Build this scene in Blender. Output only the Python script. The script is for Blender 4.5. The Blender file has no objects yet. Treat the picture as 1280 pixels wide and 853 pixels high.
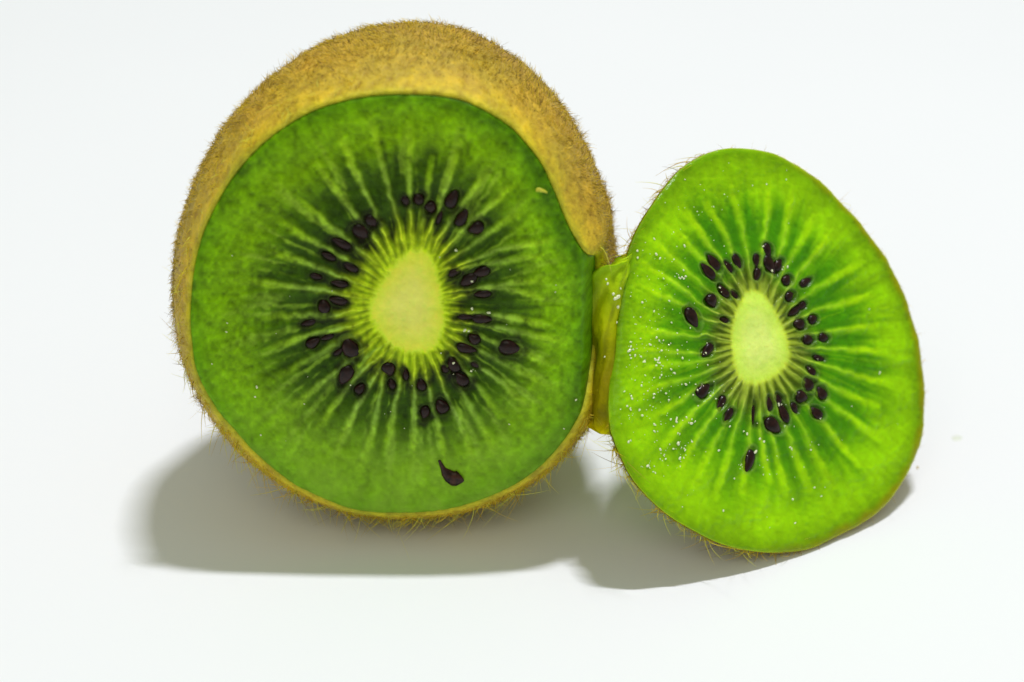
import bpy, math, random
import numpy as np
from mathutils import Vector, Matrix

R = math.radians
rng = np.random.default_rng(7)
random.seed(7)
scene = bpy.context.scene
col = scene.collection

# ------------------------------------------------------------------ camera
PITCH = 30.0
LENS = 75.0
DIST = 0.272
TARGET = np.array([0.0, 0.0, 0.022])
p = R(PITCH)
CAM = TARGET + DIST * np.array([0, -math.cos(p), math.sin(p)])
FWD = np.array([0, math.cos(p), -math.sin(p)])
RIGHT = np.array([1.0, 0, 0])
UP = np.array([0, math.sin(p), math.cos(p)])
cd = bpy.data.cameras.new('camera')
cam = bpy.data.objects.new('camera', cd)
col.objects.link(cam)
cam.location = CAM
cam.rotation_euler = (math.pi / 2 - p, 0, 0)
cd.lens = LENS
cd.sensor_width = 36
cd.clip_start = 0.01
cd.clip_end = 50
cd.dof.use_dof = True
cd.dof.aperture_fstop = 15
cd.dof.focus_distance = 0.262
scene.camera = cam

# ------------------------------------------------------------------ world
w = bpy.data.worlds.new('World')
scene.world = w
w.use_nodes = True
bg = w.node_tree.nodes['Background']
bg.inputs['Color'].default_value = (0.955, 1.0, 0.81, 1)
bg.inputs['Strength'].default_value = 0.33

# ------------------------------------------------------------------ lamps
def area(name, loc, target, sx, sy, power, color=(1, 1, 1), roll=0):
    ld = bpy.data.lights.new(name, 'AREA')
    ld.shape = 'RECTANGLE'
    ld.size = sx
    ld.size_y = sy
    ld.energy = power
    ld.color = color
    o = bpy.data.objects.new(name, ld)
    col.objects.link(o)
    o.location = loc
    z = (Vector(loc) - Vector(target)).normalized()
    x = Vector((1, 0, 0)); x = (x - z * x.dot(z)).normalized()
    y = z.cross(x)
    o.rotation_euler = Matrix((x, y, z)).transposed().to_euler()
    return o
KD = np.array([0.15, 0.15, 1.0]); KD /= np.linalg.norm(KD)
area('key_lamp', tuple(np.array([0, 0, 0.02]) + KD * 1.1), (0, 0, 0.02), 0.15, 0.022, 9.7, (0.965, 0.965, 1.03))
area('front_fill', (-0.15, -0.75, 0.85), (0, 0, 0.02), 0.7, 0.5, 1.9, (0.97, 1.0, 0.84))  # added fill out of view, brightens the cut faces from the front
scene.view_settings.view_transform = 'Standard'
scene.view_settings.look = 'None'
scene.view_settings.exposure = 0.0
scene.view_settings.gamma = 1.0
scene.view_settings.use_curve_mapping = False
scene.cycles.max_bounces = 10
scene.cycles.transparent_max_bounces = 8

# ------------------------------------------------------------------ helpers
HALF_W = 18.0 / LENS
def ray(px, py):
    px = np.asarray(px, float); py = np.asarray(py, float)
    a = (px - 640) / 640 * HALF_W
    b = -(py - 426.5) / 640 * HALF_W
    return FWD + a[..., None] * RIGHT + b[..., None] * UP
def hit(px, py, P0, n):
    r = ray(px, py)
    t = ((P0 - CAM) @ n) / (r @ n)
    return CAM + r * t[..., None]
def lin(c):
    c = np.asarray(c, float) / 255
    return np.where(c <= 0.04045, c / 12.92, ((c + 0.055) / 1.055) ** 2.4)
def sstep(a, b, x):
    t = np.clip((x - a) / (b - a), 0, 1)
    return t * t * (3 - 2 * t)
_lat = rng.random((256, 256))
def noise(x, y, s=1.0, ox=0, oy=0):
    x = np.asarray(x) / s + ox + 1000; y = np.asarray(y) / s + oy + 1000
    xi = np.floor(x).astype(int); yi = np.floor(y).astype(int)
    fx = x - xi; fy = y - yi
    fx = fx * fx * (3 - 2 * fx); fy = fy * fy * (3 - 2 * fy)
    a = _lat[xi % 256, yi % 256]; b = _lat[(xi + 1) % 256, yi % 256]
    c = _lat[xi % 256, (yi + 1) % 256]; d = _lat[(xi + 1) % 256, (yi + 1) % 256]
    return (a * (1 - fx) + b * fx) * (1 - fy) + (c * (1 - fx) + d * fx) * fy
def fbm(x, y, s, o=4, ox=0):
    v = 0; a = 0.5; t = 0
    for i in range(o):
        v = v + a * noise(x, y, s / 2 ** i, ox + 17 * i, 31 * i); t += a; a *= 0.5
    return v / t
def closed_curve(pts, n):
    pts = np.asarray(pts, float)
    m = len(pts); k = 24; out = []
    for i in range(m):
        p0, p1, p2, p3 = pts[i - 1], pts[i], pts[(i + 1) % m], pts[(i + 2) % m]
        t = np.linspace(0, 1, k, endpoint=False)[:, None]
        out.append(0.5 * ((2 * p1) + (-p0 + p2) * t + (2 * p0 - 5 * p1 + 4 * p2 - p3) * t ** 2 + (-p0 + 3 * p1 - 3 * p2 + p3) * t ** 3))
    c = np.concatenate(out)
    q = np.vstack([c, c[:1]])
    s = np.r_[0, np.cumsum(np.linalg.norm(np.diff(q, axis=0), axis=1))]
    u = np.linspace(0, s[-1], n, endpoint=False)
    return np.stack([np.interp(u, s, q[:, 0]), np.interp(u, s, q[:, 1])], 1)
def radial(curve, c, th):
    d = curve - c
    a = np.arctan2(d[:, 1], d[:, 0]); r = np.hypot(d[:, 0], d[:, 1])
    o = np.argsort(a); a = a[o]; r = r[o]
    return np.interp(th, np.r_[a[-1] - 2 * math.pi, a, a[0] + 2 * math.pi], np.r_[r[-1], r, r[0]])

def new_mesh(name, V, F, mat, parent=None, smooth=True, colors=None):
    me = bpy.data.meshes.new(name)
    V = np.asarray(V, np.float32)
    if isinstance(F, np.ndarray):
        nf, k = F.shape
        me.vertices.add(len(V)); me.vertices.foreach_set('co', V.ravel())
        me.loops.add(nf * k); me.loops.foreach_set('vertex_index', F.astype(np.int32).ravel())
        me.polygons.add(nf)
        me.polygons.foreach_set('loop_start', np.arange(0, nf * k, k, dtype=np.int32))
        me.update(calc_edges=True)
    else:
        me.from_pydata([tuple(v) for v in V], [], F)
    if smooth:
        me.polygons.foreach_set('use_smooth', np.ones(len(me.polygons), bool))
    if colors is not None:
        at = me.color_attributes.new('tint', 'FLOAT_COLOR', 'POINT')
        c4 = np.ones((len(V), 4), np.float32); c4[:, :3] = colors
        at.data.foreach_set('color', c4.ravel())
    me.validate()
    me.materials.append(mat)
    o = bpy.data.objects.new(name, me)
    col.objects.link(o)
    if parent: o.parent = parent
    return o
def grid_faces(nr, nt, close=True):
    """rings x around -> quads"""
    i = np.arange(nr - 1)[:, None]; j = np.arange(nt)[None, :]
    jn = (j + 1) % nt
    return np.stack([i * nt + j, i * nt + jn, (i + 1) * nt + jn, (i + 1) * nt + j], -1).reshape(-1, 4)

# ------------------------------------------------------------------ materials
def mat_new(name):
    m = bpy.data.materials.new(name); m.use_nodes = True
    nt = m.node_tree; b = nt.nodes['Principled BSDF']
    return m, nt, b
def node(nt, t, **k):
    n = nt.nodes.new(t)
    for a, v in k.items(): setattr(n, a, v)
    return n
def noise_node(nt, scale, detail=4, rough=0.55):
    tc = nt.nodes.get('TC') or node(nt, 'ShaderNodeTexCoord', name='TC')
    n = node(nt, 'ShaderNodeTexNoise')
    n.inputs['Scale'].default_value = scale; n.inputs['Detail'].default_value = detail; n.inputs['Roughness'].default_value = rough
    nt.links.new(tc.outputs['Object'], n.inputs['Vector'])
    return n
def ramp(nt, src, stops):
    r = node(nt, 'ShaderNodeValToRGB')
    e = r.color_ramp.elements
    e[0].position = stops[0][0]; e[0].color = (*stops[0][1], 1)
    e[1].position = stops[-1][0]; e[1].color = (*stops[-1][1], 1)
    for q, c in stops[1:-1]:
        x = e.new(q); x.color = (*c, 1)
    nt.links.new(src, r.inputs['Fac'])
    return r
def mul(nt, a, b, mode='MULTIPLY', fac=1.0):
    m = node(nt, 'ShaderNodeMix', data_type='RGBA', blend_type=mode)
    m.inputs['Factor'].default_value = fac
    nt.links.new(a, m.inputs[6]); nt.links.new(b, m.inputs[7])
    return m.outputs[2]
def bump(nt, b, src, dist, strength=1.0, prev=None):
    n = node(nt, 'ShaderNodeBump')
    n.inputs['Distance'].default_value = dist; n.inputs['Strength'].default_value = strength
    nt.links.new(src, n.inputs['Height'])
    if prev is not None: nt.links.new(prev.outputs[0], n.inputs['Normal'])
    nt.links.new(n.outputs[0], b.inputs['Normal'])
    return n

def flesh_material(name, sss, scale, rough, coat):
    m, nt, b = mat_new(name)
    at = node(nt, 'ShaderNodeAttribute', attribute_name='tint')
    n1 = noise_node(nt, 900, 3, 0.6)
    r1 = ramp(nt, n1.outputs['Fac'], [(0.3, (0.93, 0.93, 0.93)), (0.7, (1.05, 1.05, 1.05))])
    c = mul(nt, at.outputs['Color'], r1.outputs[0])
    nt.links.new(c, b.inputs['Base Color'])
    b.inputs['Roughness'].default_value = rough
    b.inputs['Subsurface Weight'].default_value = sss
    b.inputs['Subsurface Radius'].default_value = (0.7, 1.0, 0.25)
    b.inputs['Subsurface Scale'].default_value = scale
    b.inputs['IOR'].default_value = 1.38
    b.inputs['Specular IOR Level'].default_value = 0.14
    n2 = noise_node(nt, 1500, 3, 0.6)
    v = node(nt, 'ShaderNodeTexVoronoi', feature='SMOOTH_F1')
    v.inputs['Scale'].default_value = 1100
    nt.links.new(nt.nodes['TC'].outputs['Object'], v.inputs['Vector'])
    b1 = bump(nt, b, n2.outputs['Fac'], 0.00016, 0.7)
    b2 = bump(nt, b, v.outputs['Distance'], 0.00010, 0.6, b1)
    b.inputs['Coat Weight'].default_value = coat
    b.inputs['Coat Roughness'].default_value = 0.12
    nt.links.new(b2.outputs[0], b.inputs['Coat Normal'])
    return m
M_flesh = flesh_material('kiwi_flesh_shaded', 0.35, 0.0004, 0.38, 0.0)
M_slice = flesh_material('kiwi_flesh_thin', 0.75, 0.002, 0.28, 0.12)

def skin_material():
    m, nt, b = mat_new('kiwi_skin')
    at = node(nt, 'ShaderNodeAttribute', attribute_name='tint')
    n1 = noise_node(nt, 700, 5, 0.65)
    r1 = ramp(nt, n1.outputs['Fac'], [(0.28, (0.62, 0.52, 0.30)), (0.5, (0.95, 0.95, 0.95)), (0.72, (1.3, 1.25, 1.1))])
    n2 = noise_node(nt, 120, 3, 0.5)
    r2 = ramp(nt, n2.outputs['Fac'], [(0.35, (0.86, 0.9, 0.8)), (0.65, (1.1, 1.02, 0.9))])
    c = mul(nt, mul(nt, at.outputs['Color'], r1.outputs[0]), r2.outputs[0])
    nt.links.new(c, b.inputs['Base Color'])
    b.inputs['Roughness'].default_value = 0.6
    b.inputs['Subsurface Weight'].default_value = 0.15
    b.inputs['Subsurface Radius'].default_value = (1, 0.8, 0.2)
    b.inputs['Subsurface Scale'].default_value = 0.001
    bump(nt, b, n1.outputs['Fac'], 0.0006, 0.8)
    return m
M_skin = skin_material()
def fuzz_material():
    m, nt, b = mat_new('kiwi_fuzz')
    at = node(nt, 'ShaderNodeAttribute', attribute_name='tint')
    nt.links.new(at.outputs['Color'], b.inputs['Base Color'])
    b.inputs['Roughness'].default_value = 0.45
    tr = node(nt, 'ShaderNodeBsdfTranslucent')
    nt.links.new(at.outputs['Color'], tr.inputs['Color'])
    mx = node(nt, 'ShaderNodeMixShader'); mx.inputs[0].default_value = 0.35
    out = nt.nodes['Material Output']
    nt.links.new(b.outputs[0], mx.inputs[1]); nt.links.new(tr.outputs[0], mx.inputs[2])
    nt.links.new(mx.outputs[0], out.inputs['Surface'])
    return m
M_fuzz = fuzz_material()
def seed_material():
    m, nt, b = mat_new('kiwi_seed')
    n1 = noise_node(nt, 0.9, 3)
    n1.inputs['Scale'].default_value = 2.2
    r = ramp(nt, n1.outputs['Fac'], [(0.35, (0.007, 0.003, 0.003)), (0.7, (0.035, 0.010, 0.008))])
    nt.links.new(r.outputs[0], b.inputs['Base Color'])
    b.inputs['Roughness'].default_value = 0.3
    b.inputs['Specular IOR Level'].default_value = 0.16
    b.inputs['Coat Weight'].default_value = 0.12
    b.inputs['Coat Roughness'].default_value = 0.1
    n3 = noise_node(nt, 9, 2)
    bump(nt, b, n3.outputs['Fac'], 0.00005, 0.5)
    return m
M_seed = seed_material()
def juice_glint_material():
    m, nt, b = mat_new('juice_glint')
    b.inputs['Base Color'].default_value = (0.96, 1.0, 0.66, 1)  # pale body colour stands in for white glints on wet flesh
    b.inputs['Roughness'].default_value = 0.03
    b.inputs['Transmission Weight'].default_value = 0.15
    b.inputs['IOR'].default_value = 1.5
    b.inputs['Coat Weight'].default_value = 1.0
    b.inputs['Coat Roughness'].default_value = 0.05
    n = noise_node(nt, 1500, 2)
    bump(nt, b, n.outputs['Fac'], 0.00008, 0.6)
    return m
M_juice_glint = juice_glint_material()
def table_material():
    m, nt, b = mat_new('white_tabletop')
    n1 = noise_node(nt, 9, 4)
    r = ramp(nt, n1.outputs['Fac'], [(0.3, (0.835, 0.85, 0.868)), (0.7, (0.848, 0.862, 0.880))])
    nt.links.new(r.outputs[0], b.inputs['Base Color'])
    b.inputs['Roughness'].default_value = 0.42
    b.inputs['Specular IOR Level'].default_value = 0.25
    n2 = noise_node(nt, 60, 3)
    bump(nt, b, n2.outputs['Fac'], 0.0002, 0.1)
    return m
M_table = table_material()

# ------------------------------------------------------------------ table
ts = 1.6
nn = 8
gx = np.linspace(-ts, ts, nn)
V = [(x, y, 0) for y in gx for x in gx]
F = [(j * nn + i, j * nn + i + 1, (j + 1) * nn + i + 1, (j + 1) * nn + i) for j in range(nn - 1) for i in range(nn - 1)]
tb = new_mesh('tabletop', V, F, M_table)
tb['kind'] = 'structure'; tb['label'] = 'smooth white tabletop filling the whole background'

# ------------------------------------------------------------------ measured outlines
OUT1 = [(510,120),(560,124),(600,137),(640,163),(672,200),(690,235),(704,270),(720,303),(738,330),(744,350),(744,400),(742,440),(737,475),(728,510),(708,547),(680,580),(645,606),(600,626),(550,639),(490,643),(440,637),(390,618),(345,590),(305,552),(270,510),(248,470),(240,430),(238,390),(241,350),(250,305),(268,262),(295,218),(330,180),(370,152),(410,134),(460,123)]
CORE1 = [(520,311),(535,317),(545,335),(552,365),(556,395),(553,418),(543,436),(522,442),(500,438),(480,425),(466,405),(462,385),(468,365),(480,345),(497,324)]
RAYS1 = [
 [(514,160),(511,211),(513,266),(515,306)],[(464,147),(475,196),(493,263),(508,311)],[(421,160),(435,196),(462,251),(481,291),(496,324)],
 [(396,205),(426,245),(450,275),(472,300),(491,330)],[(370,248),(401,272),(435,300),(462,321),(484,339)],[(348,275),(386,300),(423,318),(459,339),(478,352)],
 [(330,312),(374,327),(411,339),(447,355),(472,361)],[(306,352),(362,358),(411,364),(447,371),(465,373)],[(325,398),(366,395),(417,394),(442,387),(460,386)],
 [(334,437),(376,422),(414,413),(449,405),(466,399)],[(337,477),(379,454),(430,425),(461,411),(470,407)],[(355,519),(392,487),(430,457),(461,428),(476,418)],
 [(442,462),(461,443),(487,424)],[(395,540),(423,500),(446,468),(474,446),(493,430)],[(418,573),(442,515),(468,471),(480,455),(499,433)],
 [(450,586),(468,534),(474,496),(482,462),(496,436)],[(482,567),(490,522),(499,484),(506,440)],[(516,586),(518,528),(518,443)],
 [(557,576),(546,528),(537,487),(528,445)],[(596,588),(575,528),(556,490),(539,441)],[(622,570),(594,519),(572,481),(546,437)],
 [(626,521),(597,484),(578,459),(553,432)],[(668,516),(626,478),(600,459),(556,427)],[(695,486),(641,462),(610,443),(575,427),(556,415)],
 [(690,456),(651,441),(622,430),(591,417),(556,407)],[(711,427),(657,417),(607,408),(556,398)],[(686,407),(638,398),(591,391),(556,389)],
 [(685,376),(651,364),(617,358),(575,363),(553,366)],[(687,350),(645,353),(611,361),(556,376)],[(690,318),(651,324),(602,330),(574,336),(551,347)],
 [(696,300),(632,309),(602,321),(571,333),(549,338)],[(655,262),(611,291),(584,312),(546,334)],[(646,228),(614,257),(590,275),(565,303),(542,325)],
 [(613,211),(584,248),(562,275),(537,317)],[(573,180),(562,221),(550,257),(529,309)],[(538,200),(533,251),(522,306)]]
SEEDS1 = [ # x, y, length, width, angle, exposed 0..1
 (438,436,27,21,62,1),(432,470,28,18,-65,.9),(405,385,18,15,80,.8),(423,377,22,11,8,.6),(485,463,19,17,60,.8),(490,482,13,10,70,.4),
 (527,482,16,13,80,.7),(552,510,19,18,60,.7),(531,518,18,11,-80,.3),(637,436,27,20,8,.9),(583,437,24,13,14,.9),(593,425,15,14,30,.7),
 (567,457,21,15,60,.6),(577,476,20,16,40,.4),(602,400,24,13,5,.6),(582,398,20,9,0,.4),(602,341,20,13,-22,.6),(585,352,24,14,-38,.5),
 (567,342,15,9,-25,.7),(603,369,20,10,-5,.5),(565,250,23,14,-65,.9),(578,273,24,13,-58,.9),(595,286,19,16,-30,.9),(538,261,15,14,60,.6),
 (523,250,15,13,60,.4),(549,273,17,7,-70,.4),(451,292,24,18,45,.45),(464,278,18,15,50,.4),(427,306,24,12,28,.4),(438,335,20,11,28,.4),
 (411,322,18,9,25,.35),(424,356,20,9,12,.5),(395,347,15,8,15,.35),(386,405,18,8,-15,.4),(391,430,18,12,-32,.5),(409,423,16,7,-20,.35),
 (423,441,14,6,-35,.3),(450,488,15,12,-50,.4),(507,470,15,8,85,.4),(594,457,12,8,40,.3),(556,462,13,10,60,.4),(507,252,13,10,70,.25)]
OUT2 = [(915,185),(955,189),(985,200),(1020,222),(1055,255),(1085,290),(1110,325),(1130,365),(1145,410),(1154,455),(1157,495),(1155,535),(1142,580),(1112,626),(1082,652),(1051,669),(1015,686),(975,691),(940,689),(905,681),(870,665),(841,648),(810,622),(787,592),(770,556),(765,530),(767,490),(772,450),(775,410),(778,370),(781,335),(787,312),(800,283),(817,255),(835,230),(855,209),(884,192)]
CORE2 = [(937,364),(952,368),(962,381),(971,396),(979,411),(983,430),(986,447),(978,461),(962,473),(941,480),(925,473),(917,455),(915,419),(917,400),(922,385),(929,372)]
RAYS2 = [
 [(910,222),(923,270),(932,309),(938,345),(941,362)],[(960,222),(957,283),(953,310),(946,362)],[(884,255),(905,291),(915,314),(928,345),(936,364)],
 [(855,262),(881,299),(897,319),(915,345),(929,371)],[(835,280),(871,317),(899,345),(924,376)],[(805,293),(845,327),(876,355),(919,388)],
 [(793,321),(827,345),(855,361),(881,386),(917,398)],[(790,354),(830,371),(861,384),(880,400),(915,408)],[(781,408),(812,415),(848,419),(871,422),(881,417),(915,427)],
 [(790,436),(837,440),(876,443),(915,438)],[(795,460),(837,455),(876,454),(894,448),(915,445)],[(795,494),(832,480),(863,473),(889,462),(917,456)],
 [(815,524),(853,500),(873,482),(897,472),(918,463)],[(830,556),(863,519),(884,500),(904,482),(921,470)],[(846,594),(873,542),(894,516),(910,498),(926,475)],
 [(865,612),(889,560),(904,534),(915,511),(930,477)],[(894,622),(910,570),(922,529),(929,508),(936,480)],[(928,615),(938,544),(939,516),(941,482)],
 [(962,601),(952,560),(950,529),(947,482)],[(982,616),(972,575),(964,540),(953,479)],[(1012,612),(994,568),(984,542),(960,476)],
 [(1042,608),(1012,555),(997,524),(979,490),(965,473)],[(1072,580),(1035,537),(1010,508),(984,480),(972,467)],[(1100,550),(1056,519),(1025,495),(1004,475),(979,461)],
 [(1094,507),(1053,490),(1025,477),(986,452)],[(1110,480),(1061,467),(1028,457),(987,441)],[(1105,439),(1043,436),(985,434)],
 [(1094,406),(1043,415),(1017,418),(983,423)],[(1089,368),(1048,381),(1017,389),(979,408)],[(1074,330),(1038,350),(1007,368),(973,398)],
 [(1043,286),(1017,319),(992,350),(965,386)],[(1020,268),(1002,296),(984,330),(960,379)],[(991,227),(984,278),(974,312),(966,345),(954,371)]]
SEEDS2 = [(886,339,25,13,48,.9),(893,328,23,13,52,.9),(911,333,18,9,55,.5),(922,327,21,11,65,.9),(946,325,17,10,85,.9),(947,343,17,10,-80,.9),
 (960,313,19,12,75,1),(963,331,26,15,62,.9),(974,331,17,12,-70,.9),(984,350,15,13,-60,.9),(1008,353,19,10,-35,.8),(988,370,15,12,-50,.7),
 (1003,382,14,10,-40,.7),(993,389,19,10,-35,.7),(1017,399,14,12,-20,.9),(1000,405,16,13,10,.8),(1011,425,16,13,0,.8),(1030,422,15,12,10,.9),
 (906,364,19,10,50,.8),(890,376,17,16,60,1),(866,397,27,16,62,1),(906,400,12,8,25,.7),(919,368,12,6,50,.6),(885,438,21,12,-50,.9),
 (880,488,23,15,-40,1),(902,504,21,10,-60,.7),(911,519,21,11,-60,.8),(942,515,28,6,88,.25),(962,504,20,11,85,.6),(973,498,15,9,60,.6),
 (980,516,27,12,65,1),(967,532,26,18,38,1),(937,576,28,14,-78,1),(1003,496,19,16,10,.9),(1011,480,18,15,55,.8),(1028,491,18,14,55,.9),
 (1022,516,19,13,42,.9),(994,510,15,10,60,.5),(1015,464,15,11,50,.7),(1025,448,16,8,15,.4)]

def dist_rays(px, py, rays):
    """distance to the nearest ray polyline and the parameter along it (0 outer .. 1 core)"""
    best = np.full(px.shape, 1e9); par = np.zeros(px.shape); idx = np.zeros(px.shape, int)
    for k, r in enumerate(rays):
        r = np.array(r, float)
        t = np.linspace(0, 1, len(r)); 
        # smooth the polyline a little
        tt = np.linspace(0, 1, 3 * len(r) - 2)
        xs = np.interp(tt, t, r[:, 0]); ys = np.interp(tt, t, r[:, 1])
        if len(xs) > 4:
            xs[1:-1] = (xs[:-2] + 2 * xs[1:-1] + xs[2:]) / 4; ys[1:-1] = (ys[:-2] + 2 * ys[1:-1] + ys[2:]) / 4
        L = np.r_[0, np.cumsum(np.hypot(np.diff(xs), np.diff(ys)))]
        for i in range(len(xs) - 1):
            ax, ay, bx, by = xs[i], ys[i], xs[i + 1], ys[i + 1]
            dx, dy = bx - ax, by - ay; q = dx * dx + dy * dy
            u = np.clip(((px - ax) * dx + (py - ay) * dy) / q, 0, 1)
            d = np.hypot(px - ax - u * dx, py - ay - u * dy)
            m = d < best
            best = np.where(m, d, best); par = np.where(m, (L[i] + u * (L[i + 1] - L[i])) / L[-1], par); idx = np.where(m, k, idx)
    return best, par, idx

def tnoise(th, N, r, rs, o=0):
    x = (th + math.pi) / (2 * math.pi) * N; y = r / rs + o
    xi = np.floor(x).astype(int); yi = np.floor(y).astype(int); fx = x - xi; fy = y - yi
    fx = fx * fx * (3 - 2 * fx); fy = fy * fy * (3 - 2 * fy)
    g = lambda i, j: _lat[(i % N) % 256, (j + 7 * ((i % N) // 256)) % 256]
    return (g(xi, yi) * (1 - fx) + g(xi + 1, yi) * fx) * (1 - fy) + (g(xi, yi + 1) * (1 - fx) + g(xi + 1, yi + 1) * fx) * fy
def mixc(a, b, t):
    return a + (b - a) * np.asarray(t)[..., None]
def fruit_pattern(px, py, th, rc, ro, r, rays, seeds, pal, seed_halo):
    u = (r - rc) / (ro - rc)
    wob = noise(px, py, 9, 3) - 0.5; wob2 = noise(px, py, 9, 40) - 0.5
    d, par, idx = dist_rays(px + wob * 3.0, py + wob2 * 3.0, rays)
    raynd = 0.55 + 0.7 * noise(idx * 7.3, idx * 3.1, 1, 5)
    th_n = noise(np.cos(th) * 6, np.sin(th) * 6, 0.6, 9) - 0.5
    th_n2 = noise(np.cos(th) * 14, np.sin(th) * 14, 0.6, 19) - 0.5
    big = fbm(px, py, 60, 4, 2) - 0.5
    fine = fbm(px, py, 9, 3, 7) - 0.5
    # streaks along the radius in the outer flesh
    st = noise(th * 60, r * 0.03, 1.0, 3) - 0.5
    asy = pal.get('asym', 0)
    uu = u + 0.05 * th_n + 0.03 * big + asy * 0.075 * np.clip(np.cos(th), 0, 1) * sstep(0, 0.06, u) - asy * 0.02 * np.clip(-np.cos(th), 0, 1) * sstep(0, 0.06, u)
    upz = asy * np.clip(-np.sin(th), 0, 1)
    stops = pal['u']; cols = [lin(c) for c in pal['c']]
    base = np.zeros(px.shape + (3,))
    for k in range(3):
        base[..., k] = np.interp(uu, stops, [c[k] for c in cols])
    # dark locules
    loc = sstep(pal['loc'][0], pal['loc'][1], uu) * (1 - sstep(pal['loc'][2] + 0.12 * th_n2 + 0.06 * upz, pal['loc'][3] + 0.22 * th_n2 + 0.17 * upz, u))
    gap = sstep(1.5, 8.0, d)
    dark = loc * gap
    base = mixc(base, lin(pal['dark']) * (1 + 0.5 * fine[..., None]), np.clip(dark * pal['darkf'], 0, 1))
    loc2 = sstep(0.15, 0.3, uu) * (1 - sstep(pal['l2'][0] + 0.3 * th_n2, pal['l2'][1] + 0.3 * th_n, u))
    base = mixc(base, lin(pal['mid']), np.clip(loc2 * gap * pal['midf'], 0, 1))
    # rays
    wd = np.where(par > 0.8, 1.6, 1.6 + (0.8 - par) * 4.5) * pal['rw']
    inten = np.clip(1.25 * np.exp(-(d / wd) ** 2), 0, 1) * raynd * sstep(-0.06, 0.25, par) * (1 + 0.7 * fine) 
    rc_ = mixc(np.broadcast_to(lin(pal['ray_out']), base.shape), lin(pal['ray_mid']), sstep(0.15, 0.5, par))
    rc_ = mixc(rc_, lin(pal['ray_in']), sstep(0.62, 0.9, par))
    base = mixc(base, rc_, np.clip(inten * pal['rayf'] * (u > 0), 0, 1))
    # thin secondary fibres between the main rays, running almost to the rim
    f1 = tnoise(th + 0.02 * wob, 150, r, 90, 3); f2 = tnoise(th + 0.03 * wob2, 230, r, 45, 9)
    fib = sstep(0.55, 0.85, 0.6 * f1 + 0.4 * f2 + 0.12 * fine)
    fibz = sstep(0.10, 0.3, u) * (1 - sstep(0.62, 0.98, u))
    base = mixc(base, lin(pal['ray_mid']) * 0.5 + lin(pal['ray_out']) * 0.5, np.clip(fib * fibz * pal['fib'], 0, 1))
    fdk = np.clip((0.42 - 0.5 * f1 - 0.5 * f2) * 4, 0, 1)
    base = base * (1 - 0.44 * pal['fib'] * fdk * sstep(0.15, 0.4, u) * (1 - sstep(0.7, 1.0, u)))[..., None]
    # fine short rays near the core
    fr = 0.5 + 0.5 * np.sin(th * pal['nfine'] + 3.0 * noise(np.cos(th) * 5, np.sin(th) * 5, 1, 77))
    fz = sstep(-0.01, 0.03, u) * (1 - sstep(0.06 + 0.1 * th_n2, 0.17 + 0.1 * th_n2, u + asy * 0.05 * np.clip(np.cos(th), 0, 1)))
    base = mixc(base, lin(pal['finec']), np.clip(fz * fr ** 2 * pal['finef'], 0, 1))
    base = mixc(base, lin(pal['fined']), np.clip(fz * (1 - fr) ** 1.5 * pal['finef'], 0, 1))
    # core
    ck = 1 - sstep(-0.035, 0.012 + 0.015 * fr, u + 0.02 * th_n2)
    base = mixc(base, mixc(np.broadcast_to(lin(pal['core']), base.shape), lin(pal['core2']), sstep(0.25, 1.0, r / rc)), ck)
    # flesh mottling
    base = base * (1 + (0.34 * big + 0.62 * pal['tex'] * fine + 0.42 * pal['tex'] * (fbm(px, py, 4.5, 2, 21) - 0.5) + 0.16 * st * sstep(.3, .6, u))[..., None] * (1 - 0.8 * ck[..., None]))
    relief = 0.00010 * inten * (u > 0) - 0.00013 * dark + 0.00016 * fine + 0.00014 * big + 0.00014 * (fbm(px, py, 4.5, 2, 21) - 0.5) * sstep(0.3, 0.6, u)
    # dark tissue round each seed
    for (sx, sy, sl, sw, sa, ex) in seeds:
        ca, sa_ = math.cos(R(sa)), math.sin(R(sa))
        dx = px - sx; dy = py - sy
        q = np.sqrt(((dx * ca + dy * sa_) / (sl * 0.5)) ** 2 + ((-dx * sa_ + dy * ca) / (sw * 0.5)) ** 2)
        q = q + 0.5 * wob
        h = (1 - sstep(0.85, 2.3 if seed_halo > 0.8 else 1.9, q + 0.9 * (fine + wob2 * 0.6))) * seed_halo * (1.15 - 0.35 * ex)
        base = mixc(base, lin(pal['seedh']), np.clip(h, 0, 0.93))
        rim = np.exp(-((q - 1.28) / 0.14) ** 2) * 0.35 * ex
        base = mixc(base, lin(pal['seedr']), rim)
        relief = relief - 0.00025 * (1 - sstep(0.9, 1.35, q)) * 1.0
    return np.clip(base, 0, 1), relief, u

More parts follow.
